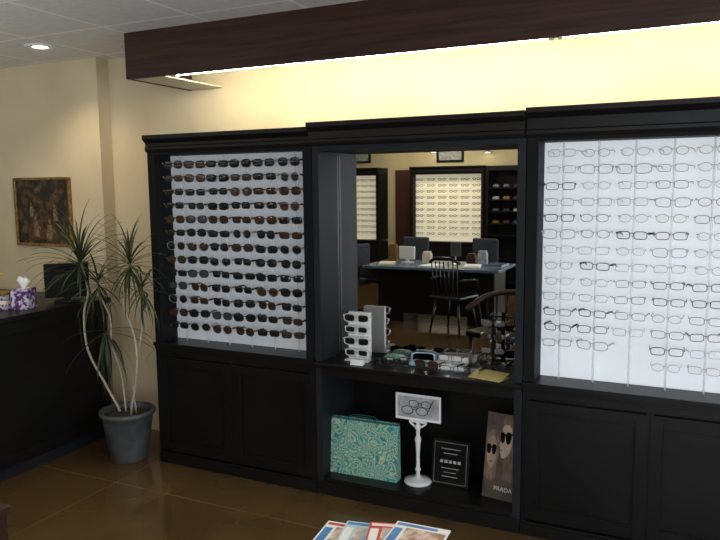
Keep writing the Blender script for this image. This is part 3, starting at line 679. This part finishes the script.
for (px0,px1,py0,py1,lab) in ((345,371,148,163,'framed picture high on cream wall, at left edge of the mirror'),(437,464,147,162,'framed picture high on cream wall, near the mirror centre')):
    a=MR(px0,py0,OY); b=MR(px1,py1,OY)
    t=thing('framed_picture',lab,'picture',((a.x+b.x)/2,OY,b.z),PI,'far wall pictures'); w=(b.x-a.x)/2; h=a.z-b.z
    part('frame',MB().box(-w,w,-.03,-.001,0,.04).box(-w,w,-.03,-.001,h-.04,h).box(-w,-w+.04,-.03,-.001,.04,h-.04).box(w-.04,w,-.03,-.001,.04,h-.04),M['fb'],t)
    part('print',MB().box(-w+.04,w-.04,-.015,-.002,.04,h-.04),M['greyp'],t)
for px,lab in ((434,'small glowing wall spotlight left of far picture in mirror'),(488,'small glowing wall spotlight right of far picture in mirror')):
    a=MR(px,151,OY+.08)
    t=thing('wall_spotlight',lab,'wall light',(a.x,OY,a.z),0,'far wall spotlights')
    part('bracket',MB().box(-.015,.015,.001,.06,-.01,.01),M['steel'],t)
    hd=part('lamp_head',MB().lathe([(.02,.03),(.05,-.02),(.05,-.025),(.02,.02)],16,(0,.09,0)),M['steel'],t,smooth=True)
    part('bulb',MB().lathe([(.001,-.03),(.04,-.028),(.04,-.02),(.001,-.015)],16,(0,.09,0)),M['lamp'],hd,smooth=True)
# consultation desk
DY=-1.35
t=thing('consultation_desk','slate blue topped dark office desk seen in the mirror','desk',(-2.94,DY,0))
part('desk_top',MB().box(-.95,.86,-.50,.38,.700,.735),M['bluedesk'],t,bev=.005)
part('modesty_panel',MB().box(-.78,.76,.22,.24,.12,.70),M['black'],t)
for s in (-1,1): part('pedestal',MB().box(s*.6-.17,s*.6+.17,-.33,.22,0,.70),M['black'],t,bev=.003)
DT=.735
t=thing('windsor_chair','black spindle back chair before the desk in the mirror','chair',(-2.55,-.70,0),R(15))
part('seat',MB().box(-.22,.22,-.21,.21,.43,.465),M['fb'],t,bev=.015)
for sx in (-1,1):
    for sy in (-1,1): part('leg',MB().tube([(sx*.15,sy*.14,.43),(sx*.21,sy*.20,0)],[.018,.012],8),M['fb'],t,smooth=True)
part('top_rail',MB().tube([(-.21,.19,.86),(-.1,.245,.92),(.1,.245,.92),(.21,.19,.86)],.020,8),M['fb'],t,smooth=True)
for k in range(7):
    u=-.18+.36*k/6; part('spindle',MB().tube([(u*.9,.18,.46),(u,.225-abs(u)*.1,.88)],.008,6),M['fb'],t,smooth=True)
for sx in (-1,1): part('arm',MB().tube([(sx*.20,.19,.66),(sx*.25,.0,.66),(sx*.23,-.16,.65),(sx*.20,-.15,.46)],.014,8),M['fb'],t,smooth=True)
def office(x,y,rz,lab):
    t=thing('office_chair',lab,'chair',(x,y,0),rz,'office chairs in the mirror')
    part('seat',MB().box(-.23,.23,-.22,.22,.44,.52),M['office'],t,bev=.03)
    part('backrest',MB().box(-.21,.21,.20,.26,.58,1.0),M['office'],t,bev=.025)
    part('back_bar',MB().box(-.03,.03,.24,.27,.42,.70),M['fb'],t)
    part('gas_lift',MB().tube([(0,0,.08),(0,0,.44)],.025,10),M['steel'],t,smooth=True)
    m=MB()
    for k in range(5): a_=2*PI*k/5; m.tube([(0,0,.10),(.28*math.cos(a_),.28*math.sin(a_),.05)],.02,6)
    sb_=part('star_base',m,M['fb'],t)
    for k in range(5):
        a_=2*PI*k/5; part('caster',MB().tube([(.28*math.cos(a_)-.012,.28*math.sin(a_),.027),(.28*math.cos(a_)+.012,.28*math.sin(a_),.027)],.026,10),M['fb'],sb_,smooth=True)
office(-3.75,-2.35,PI,'dark office chair behind the blue desk, left side in mirror')
office(-2.75,-2.35,PI+.3,'dark office chair behind the blue desk, right side in mirror')
office(-4.22,-1.2,R(-60),'dark office chair at left end of the blue desk')
t=thing('desk_screen','small white backed screen on the blue desk in mirror','monitor',(-3.45,DY-.12,DT),.2)
part('stand',MB().box(-.07,.07,-.06,.06,0,.012).box(-.02,.02,-.01,.01,.012,.08),M['white'],t)
ho=part('housing',MB().box(-.12,.12,-.015,.02,.05,.22),M['white'],t,bev=.006)
part('screen',MB().box(-.11,.11,-.017,-.015,.06,.21),M['office'],ho)
for k,(x,y,rz,mm) in enumerate(((-3.0,.18,.3,'paper'),(-2.50,.05,-.2,'paper'),(-2.25,-.22,.1,'bluedesk'),(-3.65,.1,-.3,'cream'))):
    o=part('paper_stack',MB().box(-.105,.105,-.148,.148,0,.012).box(-.100,.104,-.145,.146,.012,.02),M[mm],None); o.location=(x,DY+y,DT); o.rotation_euler=(0,0,rz)
    tag(o,['white papers near centre of the blue desk in mirror','white papers toward right end of the blue desk','slate blue folder stack at right end of blue desk','cream papers at left end of the blue desk'][k],'papers')
for k,(x,y,hh,mm,lab) in enumerate(((-2.45,-.25,.15,'greyp','grey brochure box near right end of the blue desk'),(-3.2,-.22,.12,'cream','small cream box behind papers on the blue desk'),
      (-3.72,-.28,.20,'gold','tall brown box at left end of the blue desk'),(-2.62,-.32,.10,'reddoor','small dark red box near the brochure box on blue desk'))):
    o=tag(part('desk_box',MB().box(-.06,.06,-.04,.04,0,hh).box(-.05,.05,-.03,.03,hh,hh+.03),M[mm],None,bev=.003),lab,'box'); o.location=(x,DY+y,DT)
t=thing('tabletop_mirror','small dark framed tabletop mirror on the blue desk','tabletop mirror',(-2.80,DY-.2,DT))
part('base',MB().lathe([(.001,0),(.07,0),(.06,.012),(.01,.02),(.008,.1)],20),M['steel'],t,smooth=True)
part('frame',MB().box(-.07,.07,-.006,.006,.1,.28),M['track'],t,bev=.004)
# dark armchair at the lower right of the mirror
t=thing('armchair','dark wooden armchair with rounded back, low at right in the mirror','chair',(-1.52,1.10,0),R(200))
part('seat',MB().box(-.24,.24,-.23,.23,.40,.46),M['black'],t,bev=.02)
for sx in (-1,1):
    for sy in (-1,1): part('leg',MB().tube([(sx*.20,sy*.19,.40),(sx*.22,sy*.21,0)],[.022,.016],8),M['black'],t,smooth=True)
arc=[(.27*math.cos(a_),.02+.25*math.sin(a_),.70+.07*math.sin(a_)) for a_ in [PI*k/14 for k in range(15)]]
part('curved_back_rail',MB().tube([(.25,-.2,.64)]+arc+[(-.25,-.2,.64)],.026,8),M['brown'],t,smooth=True)
for k in range(9):
    a_=PI*(k)/8; part('spindle',MB().tube([(.22*math.cos(a_),.0+.20*math.sin(a_),.45),(.27*math.cos(a_),.02+.25*math.sin(a_),.70+.07*math.sin(a_))],.010,6),M['black'],t,smooth=True)
downlight(Vector((-4.5,-1.5,0)),'round recessed ceiling light over the mirrored blue desk')
downlight(Vector((-1.5,-1.5,0)),'round recessed ceiling light behind the camera side')
# ---------------------------------------------------------------- light
def area(name,loc,rot,sx,sy,pw,col):
    l=bpy.data.lights.new(name,'AREA'); l.shape='RECTANGLE'; l.size=sx; l.size_y=sy; l.energy=pw; l.color=col
    o=bpy.data.objects.new(name,l); COL.objects.link(o); o.location=loc; o.rotation_euler=rot
area('daylight_side',(RX+.3,-.5,1.45),(0,R(90),0),1.9,6.0,190,(.88,.94,1))
area('daylight_front',(.5,OY-.3,1.45),(R(90),0,0),3.3,1.9,120,(.90,.95,1))
area('downlight_desk',(-3.2,-1.8,CZ-.03),(0,0,0),.5,.5,30,(1,.9,.72))
area('far_panel_fill',(-3.9,-3.6,CZ-.03),(R(-25),0,0),2.0,.2,34,(1,.90,.66))  # added warm strip light without a fixture, brightens the far panels
area('ceiling_fill',(-4.4,.6,1.75),(R(180),0,0),2.4,1.6,46,(.95,.98,1))  # added unseen fill pointing up, brightens the ceiling and upper left wall
def spot(loc,pw,col,ang=100):
    l=bpy.data.lights.new('downlight','SPOT'); l.energy=pw; l.color=col; l.spot_size=R(ang); l.spot_blend=.8; l.shadow_soft_size=.06
    o=bpy.data.objects.new('downlight',l); COL.objects.link(o); o.location=loc
q=P(40,46,'z',CZ); spot((q.x,q.y,CZ-.03),26,(1,.86,.62),130)
w=bpy.data.worlds.new('world'); sc.world=w; w.use_nodes=True
bg=w.node_tree.nodes['Background']; bg.inputs[0].default_value=(.7,.82,1,1); bg.inputs[1].default_value=.8
